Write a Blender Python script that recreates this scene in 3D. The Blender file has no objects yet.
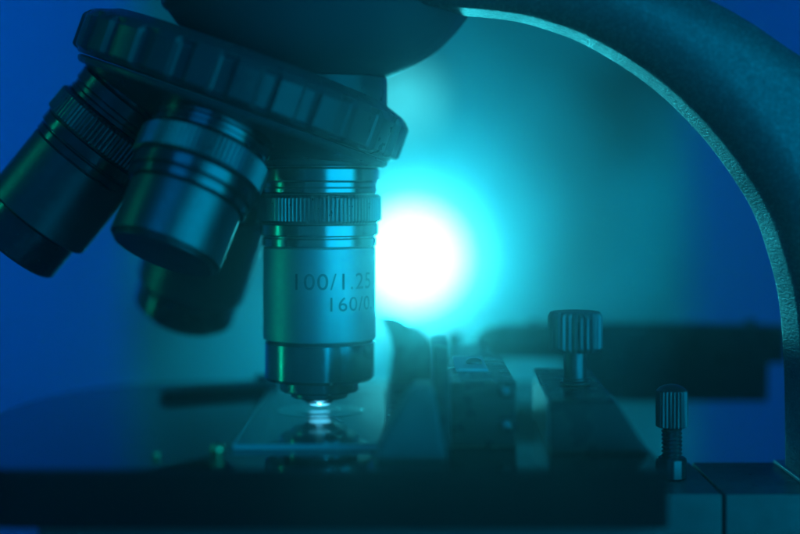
import bpy, bmesh, math, random
from math import sin, cos, pi, radians, atan2, sqrt
from mathutils import Vector, Matrix
random.seed(7)
S = 0.001                      # everything below is written in millimetres, camera at the origin looking along +Y
C = bpy.context.scene.collection

# ------------------------------------------------------------------ helpers
def link(o, parent=None):
    C.objects.link(o)
    if parent: o.parent = parent
    return o

def tag(o, label=None, cat=None, group=None, kind=None):
    for k, v in (('label', label), ('category', cat), ('group', group), ('kind', kind)):
        if v: o[k] = v
    return o

def empty(name, loc, label, cat, group=None, rot=None):
    o = bpy.data.objects.new(name, None)
    o.empty_display_size = 0.01
    o.location = Vector(loc) * S
    if rot is not None: o.rotation_mode = 'QUATERNION'; o.rotation_quaternion = rot
    link(o)
    return tag(o, label, cat, group)

def finish(name, bm, mat, parent=None, angle=32):
    bmesh.ops.recalc_face_normals(bm, faces=bm.faces)
    me = bpy.data.meshes.new(name)
    bmesh.ops.scale(bm, vec=(S, S, S), verts=bm.verts)
    bm.to_mesh(me); bm.free()
    me.shade_smooth(); me.set_sharp_from_angle(angle=radians(angle))
    mats = mat if isinstance(mat, (list, tuple)) else [mat]
    for m in mats: me.materials.append(m)
    o = link(bpy.data.objects.new(name, me), parent)
    wn = o.modifiers.new('weighted_normals', 'WEIGHTED_NORMAL'); wn.weight = 100; wn.keep_sharp = True
    return o

def lathe(bm, prof, n=96, rf=None, off=(0, 0, 0)):
    """prof: (z, r) from one end to the other, closed by caps; rf(z, r, theta) changes the radius."""
    rings = []
    for z, r in prof:
        if r < 1e-6:
            rings.append([bm.verts.new((off[0], off[1], off[2] + z))]); continue
        ring = []
        for i in range(n):
            t = 2 * pi * i / n
            q = rf(z, r, t) if rf else r
            ring.append(bm.verts.new((off[0] + q * cos(t), off[1] + q * sin(t), off[2] + z)))
        rings.append(ring)
    for a, b in zip(rings, rings[1:]):
        if len(a) == 1 and len(b) == 1: continue
        for i in range(n):
            j = (i + 1) % n
            if len(a) == 1: bm.faces.new((a[0], b[i], b[j]))
            elif len(b) == 1: bm.faces.new((a[i], a[j], b[0]))
            else: bm.faces.new((a[i], a[j], b[j], b[i]))
    for ring in (rings[0], rings[-1]):
        if len(ring) > 1: bm.faces.new(ring)
    return bm

def turned(*segs, ch=0.25):
    """stack of cylinders (z0, z1, r[, chamfer]) turned into one chamfered profile"""
    p = []
    for s in segs:
        z0, z1, r = s[:3]; c = s[3] if len(s) > 3 else ch
        d = 1 if z1 > z0 else -1
        p += [(z0, r - c), (z0 + d * c, r), (z1 - d * c, r), (z1, r - c)]
    return p

def box(bm, x0, x1, y0, y1, z0, z1, bev=0.4, seg=2):
    vs = [bm.verts.new((x, y, z)) for x in (x0, x1) for y in (y0, y1) for z in (z0, z1)]
    f = [(0, 1, 3, 2), (4, 6, 7, 5), (0, 4, 5, 1), (2, 3, 7, 6), (0, 2, 6, 4), (1, 5, 7, 3)]
    fs = [bm.faces.new([vs[i] for i in q]) for q in f]
    if bev:
        es = list({e for q in fs for e in q.edges})
        bmesh.ops.bevel(bm, geom=es, offset=bev, segments=seg, affect='EDGES', profile=0.5)
    return bm

def spline(pts, n=8, closed=True):
    out = []; m = len(pts)
    rng = range(m) if closed else range(m - 1)
    for i in rng:
        g = lambda k: Vector(pts[k % m] if closed else pts[max(0, min(m - 1, k))])
        p0, p1, p2, p3 = g(i - 1), g(i), g(i + 1), g(i + 2)
        for k in range(n):
            t = k / n
            out.append(0.5 * ((2 * p1) + (p2 - p0) * t + (2 * p0 - 5 * p1 + 4 * p2 - p3) * t * t + (3 * p1 - p0 - 3 * p2 + p3) * t ** 3))
    if not closed: out.append(Vector(pts[-1]))
    return out

def plate(loops, a, b, plane, bev=0.4, seg=3):
    """closed outlines (holes allowed) extruded between a and b along the missing axis. plane 'XZ' or 'XY'"""
    cu = bpy.data.curves.new('outline', 'CURVE'); cu.dimensions = '2D'; cu.fill_mode = 'BOTH'
    for lp in loops:
        sp = cu.splines.new('POLY'); sp.points.add(len(lp) - 1); sp.use_cyclic_u = True
        for q, p in zip(sp.points, lp): q.co = (p[0], p[1], 0, 1)
    cu.extrude = abs(b - a) / 2 - bev; cu.bevel_depth = bev; cu.bevel_resolution = seg; cu.offset = -bev
    ob = bpy.data.objects.new('outline', cu); C.objects.link(ob)
    dg = bpy.context.evaluated_depsgraph_get()
    me = bpy.data.meshes.new_from_object(ob.evaluated_get(dg))
    C.objects.unlink(ob); bpy.data.objects.remove(ob); bpy.data.curves.remove(cu)
    bm = bmesh.new(); bm.from_mesh(me); bpy.data.meshes.remove(me)
    bmesh.ops.remove_doubles(bm, verts=bm.verts, dist=1e-4)
    mid = (a + b) / 2
    for v in bm.verts:
        x, y, z = v.co
        v.co = (x, mid - z, y) if plane == 'XZ' else (x, y, mid + z)
    return bm

def join(bm, other):
    me = bpy.data.meshes.new('t'); other.to_mesh(me); other.free(); bm.from_mesh(me); bpy.data.meshes.remove(me)
    return bm

# ------------------------------------------------------------------ materials
def nodes(name):
    m = bpy.data.materials.new(name); m.use_nodes = True
    nt = m.node_tree
    return m, nt, nt.nodes['Principled BSDF'], nt.nodes['Material Output']

def pbr(name, col, rough=0.4, metal=0.0, spec=0.5, coat=0.0, coat_r=0.1, rvar=0.0, rscale=120, bump=None, cvar=0.0, aniso=0.0):
    """bump: (scale vector, strength, distance in mm, detail)"""
    m, nt, p, out = nodes(name)
    p.inputs['Base Color'].default_value = (*col, 1); p.inputs['Roughness'].default_value = rough
    p.inputs['Metallic'].default_value = metal; p.inputs['Specular IOR Level'].default_value = spec
    p.inputs['Coat Weight'].default_value = coat; p.inputs['Coat Roughness'].default_value = coat_r
    p.inputs['Anisotropic'].default_value = aniso
    tc = nt.nodes.new('ShaderNodeTexCoord')
    def noise(scale, detail=3, vec=None):
        mp = nt.nodes.new('ShaderNodeMapping'); n = nt.nodes.new('ShaderNodeTexNoise')
        nt.links.new(tc.outputs['Object'], mp.inputs['Vector']); nt.links.new(mp.outputs['Vector'], n.inputs['Vector'])
        if vec: mp.inputs['Scale'].default_value = vec
        n.inputs['Scale'].default_value = scale; n.inputs['Detail'].default_value = detail
        return n
    if rvar:
        n = noise(rscale, 6); r = nt.nodes.new('ShaderNodeMapRange')
        r.inputs['From Min'].default_value = 0.3; r.inputs['From Max'].default_value = 0.7
        r.inputs['To Min'].default_value = max(0.02, rough - rvar); r.inputs['To Max'].default_value = rough + rvar
        nt.links.new(n.outputs['Fac'], r.inputs['Value']); nt.links.new(r.outputs['Result'], p.inputs['Roughness'])
    if cvar:
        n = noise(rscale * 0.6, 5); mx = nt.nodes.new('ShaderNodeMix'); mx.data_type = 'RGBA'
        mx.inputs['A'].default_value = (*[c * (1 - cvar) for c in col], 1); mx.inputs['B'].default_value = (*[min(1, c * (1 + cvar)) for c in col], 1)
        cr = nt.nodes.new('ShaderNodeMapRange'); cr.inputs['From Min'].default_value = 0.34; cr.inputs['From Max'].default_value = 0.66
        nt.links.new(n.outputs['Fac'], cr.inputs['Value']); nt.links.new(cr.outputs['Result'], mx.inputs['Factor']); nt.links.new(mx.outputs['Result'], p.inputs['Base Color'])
    if bump:
        vec, st, dist, det = bump
        n = noise(1.0, det, vec); b = nt.nodes.new('ShaderNodeBump')
        b.inputs['Strength'].default_value = st; b.inputs['Distance'].default_value = dist * S
        nt.links.new(n.outputs['Fac'], b.inputs['Height']); nt.links.new(b.outputs['Normal'], p.inputs['Normal'])
    return m

def emis(name, col, strength):
    m, nt, p, out = nodes(name)
    p.inputs['Base Color'].default_value = (0, 0, 0, 1); p.inputs['Specular IOR Level'].default_value = 0
    p.inputs['Emission Color'].default_value = (*col, 1); p.inputs['Emission Strength'].default_value = strength
    return m

def glow_glass(name, tint, col, strength):
    m, nt, p, out = nodes(name); nt.nodes.remove(p)
    tr = nt.nodes.new('ShaderNodeBsdfTransparent'); tr.inputs['Color'].default_value = (*tint, 1)
    em = nt.nodes.new('ShaderNodeEmission'); em.inputs['Color'].default_value = (*col, 1); em.inputs['Strength'].default_value = strength
    ad = nt.nodes.new('ShaderNodeAddShader')
    nt.links.new(tr.outputs[0], ad.inputs[0]); nt.links.new(em.outputs[0], ad.inputs[1]); nt.links.new(ad.outputs[0], out.inputs['Surface'])
    return m

def thin_glass(name, tint=(0.9, 1, 1), rough=0.02, ior=1.5, body=0.0, bodycol=(0.6, 0.8, 0.85), bump=None):
    m, nt, p, out = nodes(name); nt.nodes.remove(p)
    N = nt.nodes.new
    tr = N('ShaderNodeBsdfTransparent'); tr.inputs['Color'].default_value = (*tint, 1)
    gl = N('ShaderNodeBsdfGlossy'); gl.inputs['Roughness'].default_value = rough; gl.inputs['Color'].default_value = (1, 1, 1, 1)
    fr = N('ShaderNodeFresnel'); fr.inputs['IOR'].default_value = ior
    mx = N('ShaderNodeMixShader'); L = nt.links.new
    src = tr.outputs[0]
    if body:
        df = N('ShaderNodeBsdfTranslucent'); df.inputs['Color'].default_value = (*bodycol, 1)
        d2 = N('ShaderNodeBsdfDiffuse'); d2.inputs['Color'].default_value = (*bodycol, 1)
        ma = N('ShaderNodeMixShader'); mb = N('ShaderNodeMixShader')
        L(df.outputs[0], ma.inputs[1]); L(d2.outputs[0], ma.inputs[2]); ma.inputs[0].default_value = 0.5
        L(tr.outputs[0], mb.inputs[1]); L(ma.outputs[0], mb.inputs[2]); mb.inputs[0].default_value = body; src = mb.outputs[0]
    g = N('ShaderNodeNewGeometry'); mm = N('ShaderNodeMath'); mm.operation = 'SUBTRACT'; mm.inputs[0].default_value = 1
    m2 = N('ShaderNodeMath'); m2.operation = 'MULTIPLY'
    L(g.outputs['Backfacing'], mm.inputs[1]); L(mm.outputs[0], m2.inputs[0]); L(fr.outputs[0], m2.inputs[1])
    L(m2.outputs[0], mx.inputs[0]); L(src, mx.inputs[1]); L(gl.outputs[0], mx.inputs[2]); L(mx.outputs[0], out.inputs['Surface'])
    if bump:
        tc = N('ShaderNodeTexCoord'); n = N('ShaderNodeTexNoise'); b = N('ShaderNodeBump')
        n.inputs['Scale'].default_value = bump[0]; b.inputs['Strength'].default_value = bump[1]; b.inputs['Distance'].default_value = bump[2] * S
        L(tc.outputs['Object'], n.inputs['Vector']); L(n.outputs['Fac'], b.inputs['Height'])
        L(b.outputs['Normal'], gl.inputs['Normal']); L(b.outputs['Normal'], fr.inputs['Normal'])
    return m

turn = ((40, 40, 9000), 0.25, 0.02, 2)          # fine lathe marks round the axis
M_satin = pbr('satin_chrome', (0.66, 0.68, 0.69), 0.5, 1.0, rvar=0.06, rscale=900, bump=((2600, 2600, 1500), 0.5, 0.03, 4))
M_chrome = pbr('turned_chrome', (0.5, 0.52, 0.54), 0.2, 1.0, rvar=0.05, rscale=500, bump=turn)
M_dark = pbr('dark_chrome', (0.18, 0.19, 0.21), 0.22, 1.0, rvar=0.06, rscale=500, bump=turn)
M_knurl = pbr('knurled_metal', (0.22, 0.235, 0.25), 0.34, 1.0, rvar=0.08, rscale=800)
M_barrel_dark = pbr('smoked_satin', (0.2, 0.21, 0.225), 0.38, 1.0, rvar=0.06, rscale=900, bump=((1500, 1500, 1500), 0.4, 0.02, 4))
M_turret = pbr('black_lacquer', (0.06, 0.07, 0.085), 0.33, 0.0, 0.5, rvar=0.08, rscale=300, bump=((900, 900, 900), 0.35, 0.03, 4))
M_head = pbr('head_paint', (0.1, 0.125, 0.145), 0.45, 0.0, 0.5, rvar=0.06, rscale=300, bump=((1200, 1200, 1200), 0.4, 0.04, 4))
M_arm = pbr('flake_paint', (0.14, 0.16, 0.18), 0.42, 0.35, 0.5, rvar=0.12, rscale=900, bump=((2600, 650, 2600), 1.0, 0.1, 2))
def flakes(m, a, b, scale):
    nt = m.node_tree; p = nt.nodes['Principled BSDF']; N = nt.nodes.new
    tc = N('ShaderNodeTexCoord'); mp = N('ShaderNodeMapping'); vo = N('ShaderNodeTexVoronoi'); sp = N('ShaderNodeSeparateColor'); r = N('ShaderNodeMapRange'); mx = N('ShaderNodeMix')
    mp.inputs['Scale'].default_value = scale; vo.inputs['Scale'].default_value = 1; mx.data_type = 'RGBA'
    mx.inputs['A'].default_value = (*a, 1); mx.inputs['B'].default_value = (*b, 1)
    r.inputs['From Min'].default_value = 0.55; r.inputs['From Max'].default_value = 1.0
    nt.links.new(tc.outputs['Object'], mp.inputs['Vector']); nt.links.new(mp.outputs['Vector'], vo.inputs['Vector']); nt.links.new(vo.outputs['Color'], sp.inputs[0])
    nt.links.new(sp.outputs[0], r.inputs['Value']); nt.links.new(r.outputs['Result'], mx.inputs['Factor']); nt.links.new(mx.outputs['Result'], p.inputs['Base Color'])
flakes(M_arm, (0.13, 0.155, 0.18), (0.26, 0.29, 0.32), (3600, 1100, 3600))
M_stage = pbr('stage_black', (0.012, 0.013, 0.016), 0.06, 0.0, 0.4, rvar=0.02, rscale=160)
M_block = pbr('anodised_black', (0.02, 0.022, 0.026), 0.3, 0.0, 0.5, rvar=0.08, rscale=250, bump=((1200, 1200, 1200), 0.3, 0.025, 4))
M_edge = pbr('bare_aluminium', (0.7, 0.73, 0.75), 0.5, 1.0, rvar=0.1, rscale=500, bump=((200, 200, 4000), 0.3, 0.02, 3))
M_polish = pbr('lit_side_polish', (0.75, 0.78, 0.8), 0.13, 1.0, bump=((300, 300, 3000), 0.2, 0.01, 3))
M_screw = pbr('screw_steel', (0.16, 0.18, 0.2), 0.4, 1.0, rvar=0.03, rscale=700)
M_glint = pbr('green_glint_metal', (0.6, 0.8, 0.4), 0.12, 1.0)  # green tint put into the metal so the pins glint green
M_bracket = pbr('bracket_grey', (0.1, 0.12, 0.13), 0.36, 0.0, 0.5, rvar=0.1, rscale=300, bump=((900, 900, 900), 0.5, 0.04, 4), cvar=0.15)
M_ink = pbr('veiled_ink', (0.2, 0.24, 0.25), 0.6)  # lightened to paint in the glare over the lettering
M_glass = thin_glass('slide_glass', body=0.12, rough=0.07, bump=(150, 0.1, 0.004))
M_cover = thin_glass('cover_glass', rough=0.02)
M_oil = thin_glass('oil', rough=0.03, bump=(900, 0.8, 0.15))
M_ground = pbr('ground_glass_edge', (0.55, 0.75, 0.8), 0.5)
M_streak = pbr('reflection_streak', (0.8, 0.85, 0.87), 0.5)  # pale tone stands for a streak reflected in the glass
M_lens = pbr('milky_lens', (0.8, 0.86, 0.9), 0.08)
M_spec = thin_glass('specimen', body=0.6, bodycol=(0.75, 0.85, 0.9), rough=0.2)
M_wall = pbr('blue_wall', (0.02, 0.16, 0.62), 0.7, spec=0.2, cvar=0.06, rscale=4)
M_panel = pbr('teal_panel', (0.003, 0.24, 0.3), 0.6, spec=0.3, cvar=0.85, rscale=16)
M_table = pbr('table_laminate', (0.05, 0.07, 0.09), 0.4, rvar=0.1, rscale=60)
M_bulb = emis('lit_bulb', (0.036, 0.86, 1.0), 64)
M_halo = glow_glass('halo_shell', (0.96, 0.97, 0.97), (0.34, 0.8, 0.85), 0.2)  # shell added to glow like bloom round the bulb
M_globe2 = emis('dim_globe', (0.07, 0.78, 0.9), 0.95)
M_cond = emis('condenser_light', (0.2, 0.7, 1.0), 480)

# ------------------------------------------------------------------ setting
bm = bmesh.new(); box(bm, -1600, 1600, 1800, 1830, -899, 1500, 0); tag(finish('backdrop_wall', bm, M_wall), kind='structure')
bm = bmesh.new(); box(bm, -1600, 1600, -450, 1799, -930, -900, 0); tag(finish('floor', bm, M_table), kind='structure')
bm = bmesh.new(); box(bm, -700, 700, -120, 420, -200, -170, 2); tag(finish('table_top', bm, M_table), kind='structure')

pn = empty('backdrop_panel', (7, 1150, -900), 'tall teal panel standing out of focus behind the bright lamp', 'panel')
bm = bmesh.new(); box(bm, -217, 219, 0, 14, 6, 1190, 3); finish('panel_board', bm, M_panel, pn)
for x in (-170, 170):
    bm = bmesh.new(); box(bm, x - 12, x + 12, -50, 60, 0, 5.5, 1); finish('foot', bm, M_block, pn)

lp = empty('globe_lamp', (7, 900, -900), 'glowing cyan white globe lamp behind the upright objective', 'lamp')
ZL = 900 - 46
bm = bmesh.new(); lathe(bm, turned((0, 14, 110, 1), (14, 20, 20, 1)), 48); finish('base', bm, M_block, lp)
bm = bmesh.new(); lathe(bm, turned((20, ZL - 32, 4, .5), (ZL - 50, ZL - 43.5, 10, .8)), 32); finish('stem', bm, M_block, lp)
def globe(name, c, r, m, parent):
    bm = bmesh.new(); k = 12
    lathe(bm, [(r * sin(-pi / 2 + pi * i / k), max(0, r * cos(-pi / 2 + pi * i / k)) if 0 < i < k else 0) for i in range(k + 1)], 24, off=c)
    return finish(name, bm, m, parent, 180)
globe('bulb', (0, 0, ZL), 28, M_bulb, lp)
globe('globe', (0, 0, ZL), 45, M_halo, lp)  # added shell, imitates the soft bloom of the bulb
l2 = empty('pendant_lamp', (1, 1090, 60.5), 'small dim globe glowing beside the nosepiece collar', 'lamp')
globe('globe', (0, 0, 0), 27, M_globe2, l2)
bm = bmesh.new(); lathe(bm, turned((27, 700, 1.0, .2)), 12); finish('cord', bm, M_block, l2)

# ------------------------------------------------------------------ microscope body
body = empty('microscope', (95, 285, -170), 'dark microscope body with rounded head and bright edged curved arm', 'microscope')
def L(p): return (p[0] - 95, p[1] - 285, p[2] + 170)
def bodypart(name, bm, m, angle=32, parent=body):
    bmesh.ops.translate(bm, vec=(-95, -285, 170), verts=bm.verts); return finish(name, bm, m, parent, angle)

inner = spline([(-8, 33.5), (8, 32.4), (20.9, 31.2), (28.8, 29.2), (35.8, 26.4), (44.5, 21.2), (51.5, 15.7), (58.4, 8.6), (63.7, 1.6), (67.9, -5.3),
                (70.6, -12.5), (73.0, -22), (74.0, -33), (74.3, -44), (74.4, -54.7), (74.5, -68)], 6, False)
inner = [p * 0.985 for p in inner]
outer = spline([(128, -68), (127.6, -50), (126, -30), (118, -8), (104, 8), (88, 16.5), (74.5, 22), (63.8, 29.0), (55.8, 33.4), (44, 38.6), (28, 44), (8, 47.5), (-8, 48)], 6, False)
bodypart('arm', plate([[(p.x, p.y) for p in inner + outer]], 261.5, 288.2, 'XZ', 8.0, 8), M_arm, 50)
HX, HY = -15.6, 289
bm = bmesh.new()
prof = [(20.4, 0), (20.4, 12.6)]
ctrl = [(20.4, 12.6), (21.4, 15.2), (23.3, 19.3), (25.9, 23.2), (29.4, 26.7), (33.2, 29.6)]
prof += [(p.x, p.y) for p in spline(ctrl, 6, False)][1:]
prof += [(33.7, 30.2), (34.3, 30.7), (36, 31), (48, 32.5), (60, 32.8), (62, 31.5), (62, 0)]
lathe(bm, prof, 128, off=(HX, HY, 0)); bodypart('head', bm, M_head)
bm = bmesh.new(); lathe(bm, turned((3, 20.38, 13.2, .3)), 96, off=(-15.7, HY, 0)); bodypart('nosepiece_mount', bm, M_turret)
bm = bmesh.new(); box(bm, 72.6, 126, 262.5, 287.6, -54.8, -54.0, .2); bodypart('lit_foot_strip', bm, M_edge)  # pale strip added for the lit line at the arm's foot
# stage bracket: two machined blocks with a seam between them
bm = bmesh.new(); box(bm, 43.6, 56.6, 259.5, 289.5, -75, -54.8, 0.5); bodypart('stage_bracket', bm, M_bracket)
bm = bmesh.new(); box(bm, 57.1, 130, 259.5, 289.5, -75, -54.85, 0.5); bodypart('stage_bracket', bm, M_bracket)
bm = bmesh.new(); box(bm, -60, 43.4, 244, 328, -78, -55.8, 1); bodypart('stage_carrier', bm, M_head)
bm = bmesh.new(); box(bm, 70, 128, 262, 318, -156, -75.2, 2); bodypart('pillar', bm, M_head)
bm = bmesh.new(); box(bm, -70, 135, 225, 355, -169.8, -156.2, 3, 3); bodypart('base', bm, M_head)
bm = bmesh.new(); lathe(bm, turned((-95, -78.1, 24, .6)), 96, off=(-15.7, HY, 0)); bodypart('condenser', bm, M_dark)
bm = bmesh.new(); lathe(bm, [(-55.78, 0), (-55.78, 1.5), (-55.7, 1.4), (-55.65, 0)], 24, off=(-15.7, HY, 0)); bodypart('condenser_lens', bm, M_cond)

# ------------------------------------------------------------------ revolving nosepiece
TH = radians(19.5)
A = Vector((-15.7, 289.0, 61.0))
ax = Vector((-sin(TH), 0, -cos(TH)))
def frame(d):                                   # local -Z runs along d
    return Vector((0, 0, -1)).rotation_difference(d)
tur = empty('revolving_nosepiece', A + ax * 44.5, 'tilted black revolving nosepiece with a ridged grip ring', 'nosepiece', rot=frame(ax))
NR = 26
def ridge(z, r, t):
    if r < 32.4: return r
    u = (t * NR / (2 * pi)) % 1.0
    s = min(1, max(0, (abs(u - 0.5) - 0.17) / 0.07))
    return r - 1.25 * (1 - s)
def s2z(s): return 44.5 - s
bm = bmesh.new()
lathe(bm, [(s2z(39.0), 0), (s2z(39.0), 27.6), (s2z(39.3), 28.2), (s2z(40.5), 31.6), (s2z(41.0), 32.3), (s2z(41.9), 33.2), (s2z(42.3), 33.4), (s2z(48.0), 33.4), (s2z(48.4), 33.1),
           (s2z(48.7), 32.3), (s2z(49.2), 31.8), (s2z(49.4), 0)], NR * 16, ridge)
finish('grip_ring', bm, M_turret, tur, 25)
bm = bmesh.new()
def seat(r): return (58.2 - r * sin(TH)) / cos(TH)
lathe(bm, [(s2z(49.5), 0), (s2z(49.5), 31.4), (s2z(49.9), 31.7), (s2z(50.5), 31.5), (s2z(50.9), 31.1), (s2z(seat(30)), 30), (s2z(seat(9)), 9), (s2z(seat(8)) , 8), (s2z(seat(8) + .4), 0)], 128)
finish('seat_cone', bm, M_turret, tur)
bm = bmesh.new(); lathe(bm, turned((s2z(59.0), s2z(62.5), 5.2, .4), (s2z(62.5), s2z(63.4), 4.2, .3)), 48); finish('centre_screw', bm, M_screw, tur)

# ------------------------------------------------------------------ objectives
def text_mesh(txt, size, width=1.0):
    cu = bpy.data.curves.new('txt', 'FONT'); cu.body = txt; cu.size = size; cu.space_character = 1.08
    ob = bpy.data.objects.new('txt', cu); C.objects.link(ob)
    me = bpy.data.meshes.new_from_object(ob.evaluated_get(bpy.context.evaluated_depsgraph_get()))
    C.objects.unlink(ob); bpy.data.objects.remove(ob); bpy.data.curves.remove(cu)
    bm = bmesh.new(); bm.from_mesh(me); bpy.data.meshes.remove(me)
    for v in bm.verts: v.co.x *= width
    for it in range(3):
        es = [e for e in bm.edges if abs(e.verts[0].co.x - e.verts[1].co.x) > 0.35]
        if es: bmesh.ops.subdivide_edges(bm, edges=es, cuts=1)
        bmesh.ops.triangulate(bm, faces=bm.faces)
    return bm

def wrap_text(name, txt, cap, width, ang0, z, r, parent, mat):
    bm = text_mesh(txt, cap / 0.70, width)
    for v in bm.verts:
        t = radians(ang0) + v.co.x / r
        v.co = (r * sin(t), -r * cos(t), z + v.co.y)
    bmesh.ops.solidify(bm, geom=list(bm.faces), thickness=0.03)
    return finish(name, bm, mat, parent)

def z_(s): return 58.2 - s                      # s: distance from the apex where all optical axes meet
def objective(direction, label, spec, shift=0.0):
    d = direction.normalized()
    o = empty('objective_lens', A + d * (58.2 + shift), label, 'objective lens', 'objective lenses on the revolving nosepiece', frame(d))
    bm = bmesh.new()
    lathe(bm, turned((z_(57.4), z_(58.2), 9.0, .1), (z_(58.25), z_(61.0), spec['col'], .3), (z_(61.0), z_(62.0), 11.0, .1), (z_(62.0), z_(63.2), 11.2, .25)), 96)
    finish('collar', bm, spec['m_ring'], o)
    k0, k1 = 63.3, 69.0; T = spec['teeth']
    def kn(z, r, t):
        if r < 12.0: return r
        u = (t * T / (2 * pi)) % 1.0
        return r - 0.3 * (1 - min(1, abs(u - 0.5) * 3.2)) 
    bm = bmesh.new()
    lathe(bm, [(z_(k0), 0), (z_(k0), 11.0), (z_(k0 + .2), 11.6), (z_(k0 + .75), 12.2), (z_(k1 - .6), 12.2), (z_(k1 - .15), 11.6), (z_(k1), 11.2), (z_(k1), 0)], T * 6, kn)
    finish('knurled_ring', bm, M_knurl, o, 20)
    bm = bmesh.new()
    lathe(bm, turned((z_(69.05), z_(71.4), 11.55, .25), (z_(71.4), z_(71.7), 10.9, .05), (z_(71.7), z_(73.5), 11.15, .25)), 96)
    finish('collar', bm, spec['m_ring'], o)
    bm = bmesh.new(); lathe(bm, turned((z_(73.55), z_(spec['bar1']), spec['r'], .25)), 128); finish('barrel', bm, spec['m_bar'], o)
    bm = bmesh.new()
    segs = [(z_(a), z_(b), r, c) for a, b, r, c in spec['nose']]
    lathe(bm, turned(*segs), 128); finish('nose', bm, spec['m_nose'], o)
    e = spec['end']; lr = spec['lens']
    if spec['cone']:
        bm = bmesh.new(); lathe(bm, [(z_(e), 0), (z_(e), spec['cone']), (z_(e + .5), spec['cone'] * .8), (z_(e + 1.0), lr + .25), (z_(e + 1.15), lr + .1), (z_(e + 1.15), 0)], 64)
        finish('tip', bm, M_dark, o)
        bm = bmesh.new(); lathe(bm, [(z_(e + 1.0), 0), (z_(e + 1.0), lr), (z_(e + 1.3), lr * .92), (z_(e + 1.55), lr * .7), (z_(e + 1.75), lr * .35), (z_(e + 1.8), 0)], 48)
        finish('front_lens', bm, M_lens, o, 60)
    else:
        bm = bmesh.new(); lathe(bm, [(z_(e - 2.2), lr + 1.6), (z_(e + .02), lr + 1.6), (z_(e + .02), lr + 1.2), (z_(e - 1.2), lr), (z_(e - 1.6), 0)], 64)
        finish('front_lens', bm, M_turret, o, 40)
    return o

o1 = objective(Vector((0, 0, -1)), 'upright pale chrome objective lens pointing down at the glass slide', dict(
    col=11.6, m_ring=M_chrome, m_bar=M_satin, m_nose=M_chrome, teeth=96, r=11.0, bar1=91.6,
    nose=[(91.65, 99.5, 10.65, .6), (99.55, 101.75, 7.65, .3), (101.8, 102.95, 5.6, .25)], cone=4.2, end=102.97, lens=2.35))
wrap_text('engraving', '100/1.25', 3.05, 1.08, -26.5, z_(81.3), 11.01, o1, M_ink)
wrap_text('engraving', '160/0.17', 2.65, 1.13, 9.0, z_(85.4), 11.01, o1, M_ink)
dl = ax * cos(TH) + Vector((-cos(TH), 0, sin(TH))) * sin(TH)
objective(dl, 'dark objective lens leaning far out to the left against the blue wall', dict(
    col=11.4, m_ring=M_dark, m_bar=M_barrel_dark, m_nose=M_dark, teeth=84, r=11.0, bar1=87.8,
    nose=[(87.85, 95.4, 9.4, .5)], cone=0, end=95.4, lens=3.0))
df = ax * cos(TH) + Vector((0, -1, 0)) * sin(TH)
objective(df, 'short blurred objective lens nearest the viewer, tilted forward with its open end showing', dict(
    col=11.2, m_ring=M_dark, m_bar=M_barrel_dark, m_nose=M_barrel_dark, teeth=80, r=10.3, bar1=84.0,
    nose=[(84.05, 84.8, 9.5, .3)], cone=0, end=84.8, lens=3.4), shift=-1.6)
db = ax * cos(TH) + Vector((0, 1, 0)) * sin(TH)
objective(db, 'dark objective lens half hidden behind the short forward tilted one', dict(
    col=11.2, m_ring=M_dark, m_bar=M_barrel_dark, m_nose=M_dark, teeth=96, r=11.8, bar1=93.5,
    nose=[(93.55, 100.8, 11.0, 1.3)], cone=0, end=100.8, lens=3.0))

# ------------------------------------------------------------------ stage
ZS = -46.0
stage_o = [(-62, 236), (-66.3, 237.6), (-70, 243), (-77, 266), (-80, 290), (-76.5, 314), (-66, 332), (-50, 339.5), (-30, 341.5)]
pts = [(p.x, p.y) for p in spline(stage_o, 8, False)] + [(42, 341.5), (43, 340.5), (43, 237), (42, 236)]
hole = [(-15.7 + 2.0 * cos(-2 * pi * i / 40), 289 + 2.0 * sin(-2 * pi * i / 40)) for i in range(40)]
bm = plate([pts, hole], -55.6, ZS, 'XY', 0.5, 3)
bmesh.ops.translate(bm, vec=(15.7, -289, 55.6), verts=bm.verts)
st = tag(finish('microscope_stage', bm, M_stage), 'glossy black stage plate with a rounded left side under the slide', 'stage')
st.location = Vector((-15.7, 289, -55.6)) * S

# ball headed pins on the stage
def pin(x, y, r, label):
    bm = bmesh.new(); k = 10
    lathe(bm, [(0, 0), (0, r * .8), (r * .35, r * .8)] + [(r * .9 + r * sin(a), r * cos(a)) for a in [(-.55 + (pi / 2 + .55) * i / k) for i in range(k)]] + [(r * 1.9, 0)], 24)
    o = tag(finish('stage_pin', bm, M_glint), label, 'pin', 'small pins on the stage'); o.location = Vector((x, y, ZS + 0.02)) * S
pin(-30.6, 247.5, 1.2, 'tiny metal pin beside the near corner of the slide')
pin(-40.5, 246.0, 0.6, 'smallest metal pin on the empty stage, left of the other pin')

# stage clip lying on the left of the stage
ang = atan2(328 - 316, -28.5 + 51.5)
cl = empty('stage_clip', (-51.2, 315.5, ZS), 'slim dark clip lying flat on the stage left of the slide', 'stage clip', rot=Matrix.Rotation(ang, 3, 'Z').to_quaternion())
bm = bmesh.new(); box(bm, 0, 27, -1.8, 1.8, 0.03, 2.3, .7, 4); finish('clip_arm', bm, M_dark, cl)
bm = bmesh.new(); lathe(bm, turned((2.31, 3.4, 1.6, .3)), 32, off=(23.5, 0, 0)); finish('pivot_screw', bm, M_screw, cl)

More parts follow.
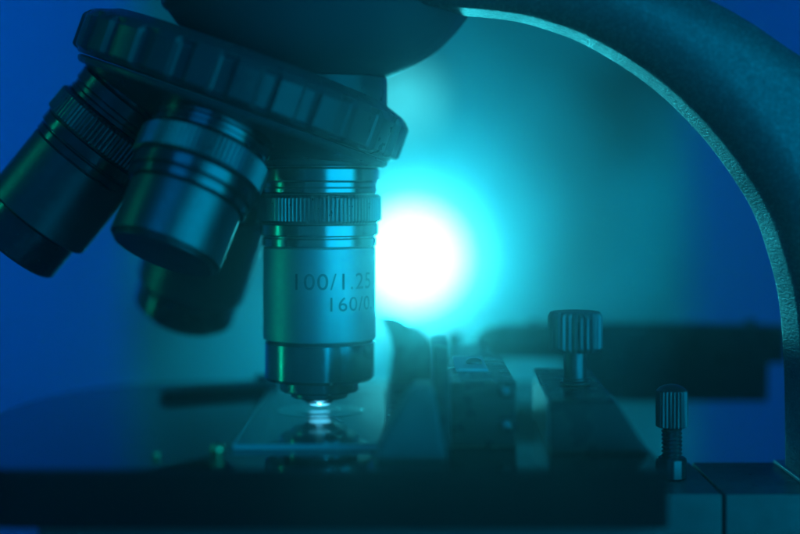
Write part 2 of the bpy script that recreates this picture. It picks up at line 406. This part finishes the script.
# ------------------------------------------------------------------ glass slide
sl = empty('glass_slide', (-15.8, 290, ZS + .03), 'clear glass microscope slide lying on the stage under the upright objective', 'slide')
bm = bmesh.new(); box(bm, -12.9, 12.9, -36.4, 36.4, 0, 1.0, .12, 2)
for f in bm.faces:
    f.normal_update()
    if abs(f.normal.z) < 0.3 and f.calc_area() > 3: f.material_index = 1
finish('pane', bm, [M_glass, M_ground], sl)
bm = bmesh.new(); lathe(bm, [(1.01, 0), (1.01, 8.3), (1.06, 8.42), (1.15, 8.42), (1.2, 8.3), (1.2, 0)], 96, off=(.1, 0, 0)); finish('cover_glass', bm, M_cover, sl)
bm = bmesh.new()
def wob(z, r, t): return r * (1 + .07 * sin(3 * t + 1) + .05 * sin(5 * t))
lathe(bm, [(1.21, 0), (1.21, 4.2), (1.25, 4.1), (1.33, 3.4), (1.38, 2.2), (1.4, 0)], 64, wob, off=(-.4, -.5, 0)); finish('oil_drop', bm, M_oil, sl, 60)
bm = bmesh.new(); lathe(bm, [(1.005, 0), (1.005, 2.0), (1.008, 2.0), (1.008, 0)], 32, off=(.1, -.2, 0)); finish('specimen', bm, M_spec, sl)
bm = bmesh.new()
for i in range(7):                              # pale bars painted for the reflected streak on the glass
    t = i / 6; x = 1.9 + t * 2.6; y = -4.2 - 8.0 * t
    box(bm, x - .1, x + .75, y - .28, y + .28, 1.002, 1.012, 0)
finish('painted_streak', bm, M_streak, sl)

# ------------------------------------------------------------------ slide holder (mechanical stage)
sh = empty('slide_holder', (14, 275, ZS), 'dark blurred slide holder with hooked finger and long rear bar', 'slide holder')
def shp(name, bm, m, parent=sh, angle=32):
    bmesh.ops.translate(bm, vec=(-14, -275, -ZS), verts=bm.verts); return finish(name, bm, m, parent, angle)
Z0 = ZS + .04
bm = bmesh.new(); box(bm, 8.9, 20.2, 256, 293, Z0, -34.6, .5); hb = shp('block', bm, M_block)
def dome_screw(x, y, z, r, direction, parent, slot=True):
    bm = bmesh.new(); lathe(bm, [(0, 0), (0, r), (r * .25, r), (r * .5, r * .82), (r * .62, r * .45), (r * .66, 0)], 32)
    q = Vector((0, 0, 1)).rotation_difference(Vector(direction)); bmesh.ops.rotate(bm, verts=bm.verts, matrix=q.to_matrix())
    bmesh.ops.translate(bm, vec=(x, y, z), verts=bm.verts); return shp('screw', bm, M_screw, parent)
dome_screw(18.0, 255.98, -36.2, 1.0, (0, -1, 0), sh); dome_screw(18.2, 255.98, -42.2, 1.1, (0, -1, 0), sh)
bm = bmesh.new(); box(bm, 10.2, 16.0, 268, 288, -34.58, -33.9, .15); shp('cover_plate', bm, M_edge)
dome_screw(13.8, 276, -33.88, 1.5, (0, 0, 1), sh)
bm = bmesh.new(); box(bm, 5.4, 8.4, 246, 262, Z0, -27.2, .6); shp('stop_plate', bm, M_block)
K = 0.2165                                         # mm per picture pixel at the finger
def o2(pts, k): return [((x - 400) * k, (182 - y) * k) for x, y in pts]
claw = o2([(385.5, 318.5), (393, 319), (401, 321.5), (408, 328.5), (418, 331), (426, 339), (431, 349), (433, 380), (433, 437), (384, 437), (387, 410), (389.5, 388), (392, 372), (395, 350), (392.5, 334)], K)
claw = [(x, max(z, Z0)) for x, z in claw]
shp('finger', plate([claw], 316, 322, 'XZ', .5, 3), M_block)
bm = bmesh.new(); box(bm, -2.5, 3.2, 253, 315.8, Z0, -43.2, .5); shp('slide_rail', bm, M_block)
skirt = [(x, max(z, Z0)) for x, z in o2([(376, 462), (380, 440), (394, 414), (408, 390), (415, 384), (431, 384), (435, 392), (446, 462)], .1665)]
shp('clamp_lever', plate([skirt], 243, 251, 'XZ', .8, 4), M_bracket)
kb = 0.23
bar = o2([(446, 354), (447, 340), (451, 332), (455, 330), (459, 334), (461, 342), (467, 349), (473, 342), (477, 334), (484, 329), (492, 326), (500, 325), (560, 324), (700, 324), (783, 325), (783, 362), (766, 362), (765, 400), (612, 400), (606, 396), (585, 394), (560, 358), (530, 357), (500, 357), (490, 362), (450, 364)], kb)
shp('rear_bar', plate([bar], 337, 345, 'XZ', .6, 3), M_block)
bm = bmesh.new(); box(bm, 12, 19.8, 293.05, 336.95, -41.5, -36.5, .4); shp('rear_link', bm, M_block)
dome_screw((535 - 400) * kb, 341, -32.55, 1.4, (0, 0, 1), sh); dome_screw((752 - 400) * kb, 341, -32.55, 1.6, (0, 0, 1), sh)

# ------------------------------------------------------------------ right hand clamp block and the two thumb screws
cb = empty('clamp_block', (31, 272, ZS), 'black wedge sided block on the stage with a polished strip on its lit left side', 'block')
bm = bmesh.new()
ft = -37.0
vs = {}
for y, xl, xt, xb in ((250, 25.3, 36.6, 42.2), (294, 26.6, 37.4, 42.6)):
    vs[y] = [bm.verts.new((x - 31, y - 272, z - ZS)) for x, z in ((xl, Z0), (xb, Z0), (xt, ft), (xl, ft))]
a, b = vs[250], vs[294]
bm.faces.new(a); bm.faces.new(b[::-1])
for i in range(4):
    j = (i + 1) % 4; f = bm.faces.new((a[i], a[j], b[j], b[i]))
bmesh.ops.bevel(bm, geom=list(bm.edges), offset=.45, segments=3, affect='EDGES', profile=.5)
finish('block', bm, M_block, cb)
bm = bmesh.new()
vv = [(25.24, 250.7, Z0 + .3), (25.24, 250.7, ft - .2), (26.54, 293.5, ft - .2), (26.54, 293.5, Z0 + .3)]
v1 = [bm.verts.new((x - 31, y - 272, z - ZS)) for x, y, z in vv]; v2 = [bm.verts.new((x - 31.25, y - 272, z - ZS)) for x, y, z in vv]
bm.faces.new(v1); bm.faces.new(v2[::-1])
for i in range(4): bm.faces.new((v1[i], v1[(i + 1) % 4], v2[(i + 1) % 4], v2[i]))
finish('lit_side_strip', bm, M_polish, cb)  # strip added so the block's left side looks lit

def flutes(T, depth, rmin):
    def f(z, r, t):
        if r < rmin: return r
        u = (t * T / (2 * pi)) % 1.0
        return r - depth * (1 - min(1, abs(u - .5) * 2.6))
    return f
t1 = empty('thumb_screw', (32.0, 270, ft), 'larger flat topped knurled thumb screw standing on the black block', 'thumb screw', 'knurled thumb screws')
bm = bmesh.new()
lathe(bm, [(6.1, 0), (6.1, 4.3), (6.3, 4.65), (6.9, 5.0), (12.5, 5.0), (13.15, 4.65), (13.35, 4.3), (13.4, 0)], 26 * 8, flutes(26, .42, 4.62)); finish('knob', bm, M_screw, t1, 28)
bm = bmesh.new(); lathe(bm, turned((.05, .7, 2.75, .25), (.7, 1.2, 2.3, .15), (1.2, 6.15, 2.05, .1)), 64); finish('shank', bm, M_screw, t1)
t2 = empty('thumb_screw', (50.1, 272.5, -54.8), 'smaller dome topped thumb screw with exposed thread at lower right', 'thumb screw', 'knurled thumb screws')
bm = bmesh.new()
lathe(bm, [(9.6, 0), (9.6, 2.5), (9.8, 2.95), (16.1, 2.95), (16.4, 2.8), (16.9, 2.3), (17.3, 1.5), (17.5, .7), (17.55, 0)], 24 * 8, flutes(24, .3, 2.9)); finish('knob', bm, M_screw, t2, 28)
bm = bmesh.new()
P = 0.74; nz = 8
zs = [4.0 + P * k / nz for k in range(int(5.9 / P * nz) + 1)]
def thread(z, r, t):
    u = ((z / P) - t / (2 * pi)) % 1.0
    return 1.55 + .42 * (1 - abs(u - .5) * 2) ** 0.8
lathe(bm, [(z, 1.9) for z in zs], 64, thread); finish('thread', bm, M_screw, t2, 60)
bm = bmesh.new(); lathe(bm, turned((.05, 4.1, 2.75, .35)), 64, flutes(12, .12, 2.7)); finish('collar', bm, M_screw, t2)

# ------------------------------------------------------------------ volume added for the lens glare round the lamp
bm = bmesh.new(); box(bm, -1900, 1900, -500, 2000, -1200, 1700, 0)
m, nt, p, out = nodes('glare_veil'); nt.nodes.remove(p)
v = nt.nodes.new('ShaderNodeVolumePrincipled'); v.inputs['Color'].default_value = (0.9, 0.97, 1, 1)
v.inputs['Density'].default_value = 0.48; v.inputs['Anisotropy'].default_value = 0.95
nt.links.new(v.outputs[0], out.inputs['Volume'])
tag(finish('glare_haze', bm, m), kind='stuff')

# ------------------------------------------------------------------ lights out of frame, soft ones added as fill
def area(name, loc, target, size, col, power):
    l = bpy.data.lights.new(name, 'AREA'); l.shape = 'RECTANGLE'; l.size, l.size_y = size[0] * S, size[1] * S
    l.color = col; l.energy = power
    o = bpy.data.objects.new(name, l); o.location = Vector(loc) * S
    o.rotation_euler = (Vector(target) - Vector(loc)).to_track_quat('-Z', 'Y').to_euler(); C.objects.link(o)
    return o
area('blue_wall_light', (-900, 1150, 300), (-350, 1800, 0), (300, 700), (0.0, 0.58, 1), 5.6)
area('blue_wall_light', (950, 1150, 300), (420, 1800, 0), (300, 700), (0.0, 0.55, 1), 3.0)
area('green_strip_light', (-420, 250, 60), (-15, 289, 0), (16, 380), (0.0, 1, 0.5), 0.11)
area('teal_strip_light', (340, 150, 120), (-15, 280, 0), (60, 300), (0.0, 0.7, 0.85), 0.06)
area('blue_fill_light', (-150, -200, 350), (0, 280, 0), (300, 300), (0.0, 0.35, 1), 0.3)  # added fill from the front, above
area('teal_fill_light', (300, -60, 20), (0, 280, 0), (450, 400), (0.0, 0.55, 0.95), 1.25)  # added fill that lifts the metal facing the camera

# ------------------------------------------------------------------ world, camera, render settings
w = bpy.data.worlds.new('World'); bpy.context.scene.world = w; w.use_nodes = True
bg = w.node_tree.nodes['Background']; bg.inputs['Color'].default_value = (0.0, 0.33, 0.75, 1); bg.inputs['Strength'].default_value = 0.085
cam = bpy.data.cameras.new('camera'); co = bpy.data.objects.new('camera', cam); C.objects.link(co)
co.rotation_euler = (pi / 2, 0, 0)
cam.sensor_width = 36; cam.lens = 36 * 1478 / 800; cam.shift_y = -85 / 800
cam.clip_start = 0.01; cam.clip_end = 20
cam.dof.use_dof = True; cam.dof.focus_distance = 0.276; cam.dof.aperture_fstop = 66.5 / 13.5
sc = bpy.context.scene; sc.camera = co
sc.render.engine = 'CYCLES'
sc.view_settings.view_transform = 'Standard'; sc.view_settings.look = 'None'; sc.view_settings.exposure = 0; sc.view_settings.gamma = 1
cy = sc.cycles
cy.use_denoising = True
cy.max_bounces = 8; cy.transparent_max_bounces = 12; cy.volume_bounces = 1; cy.sample_clamp_indirect = 6
cy.caustics_reflective = False; cy.caustics_refractive = False
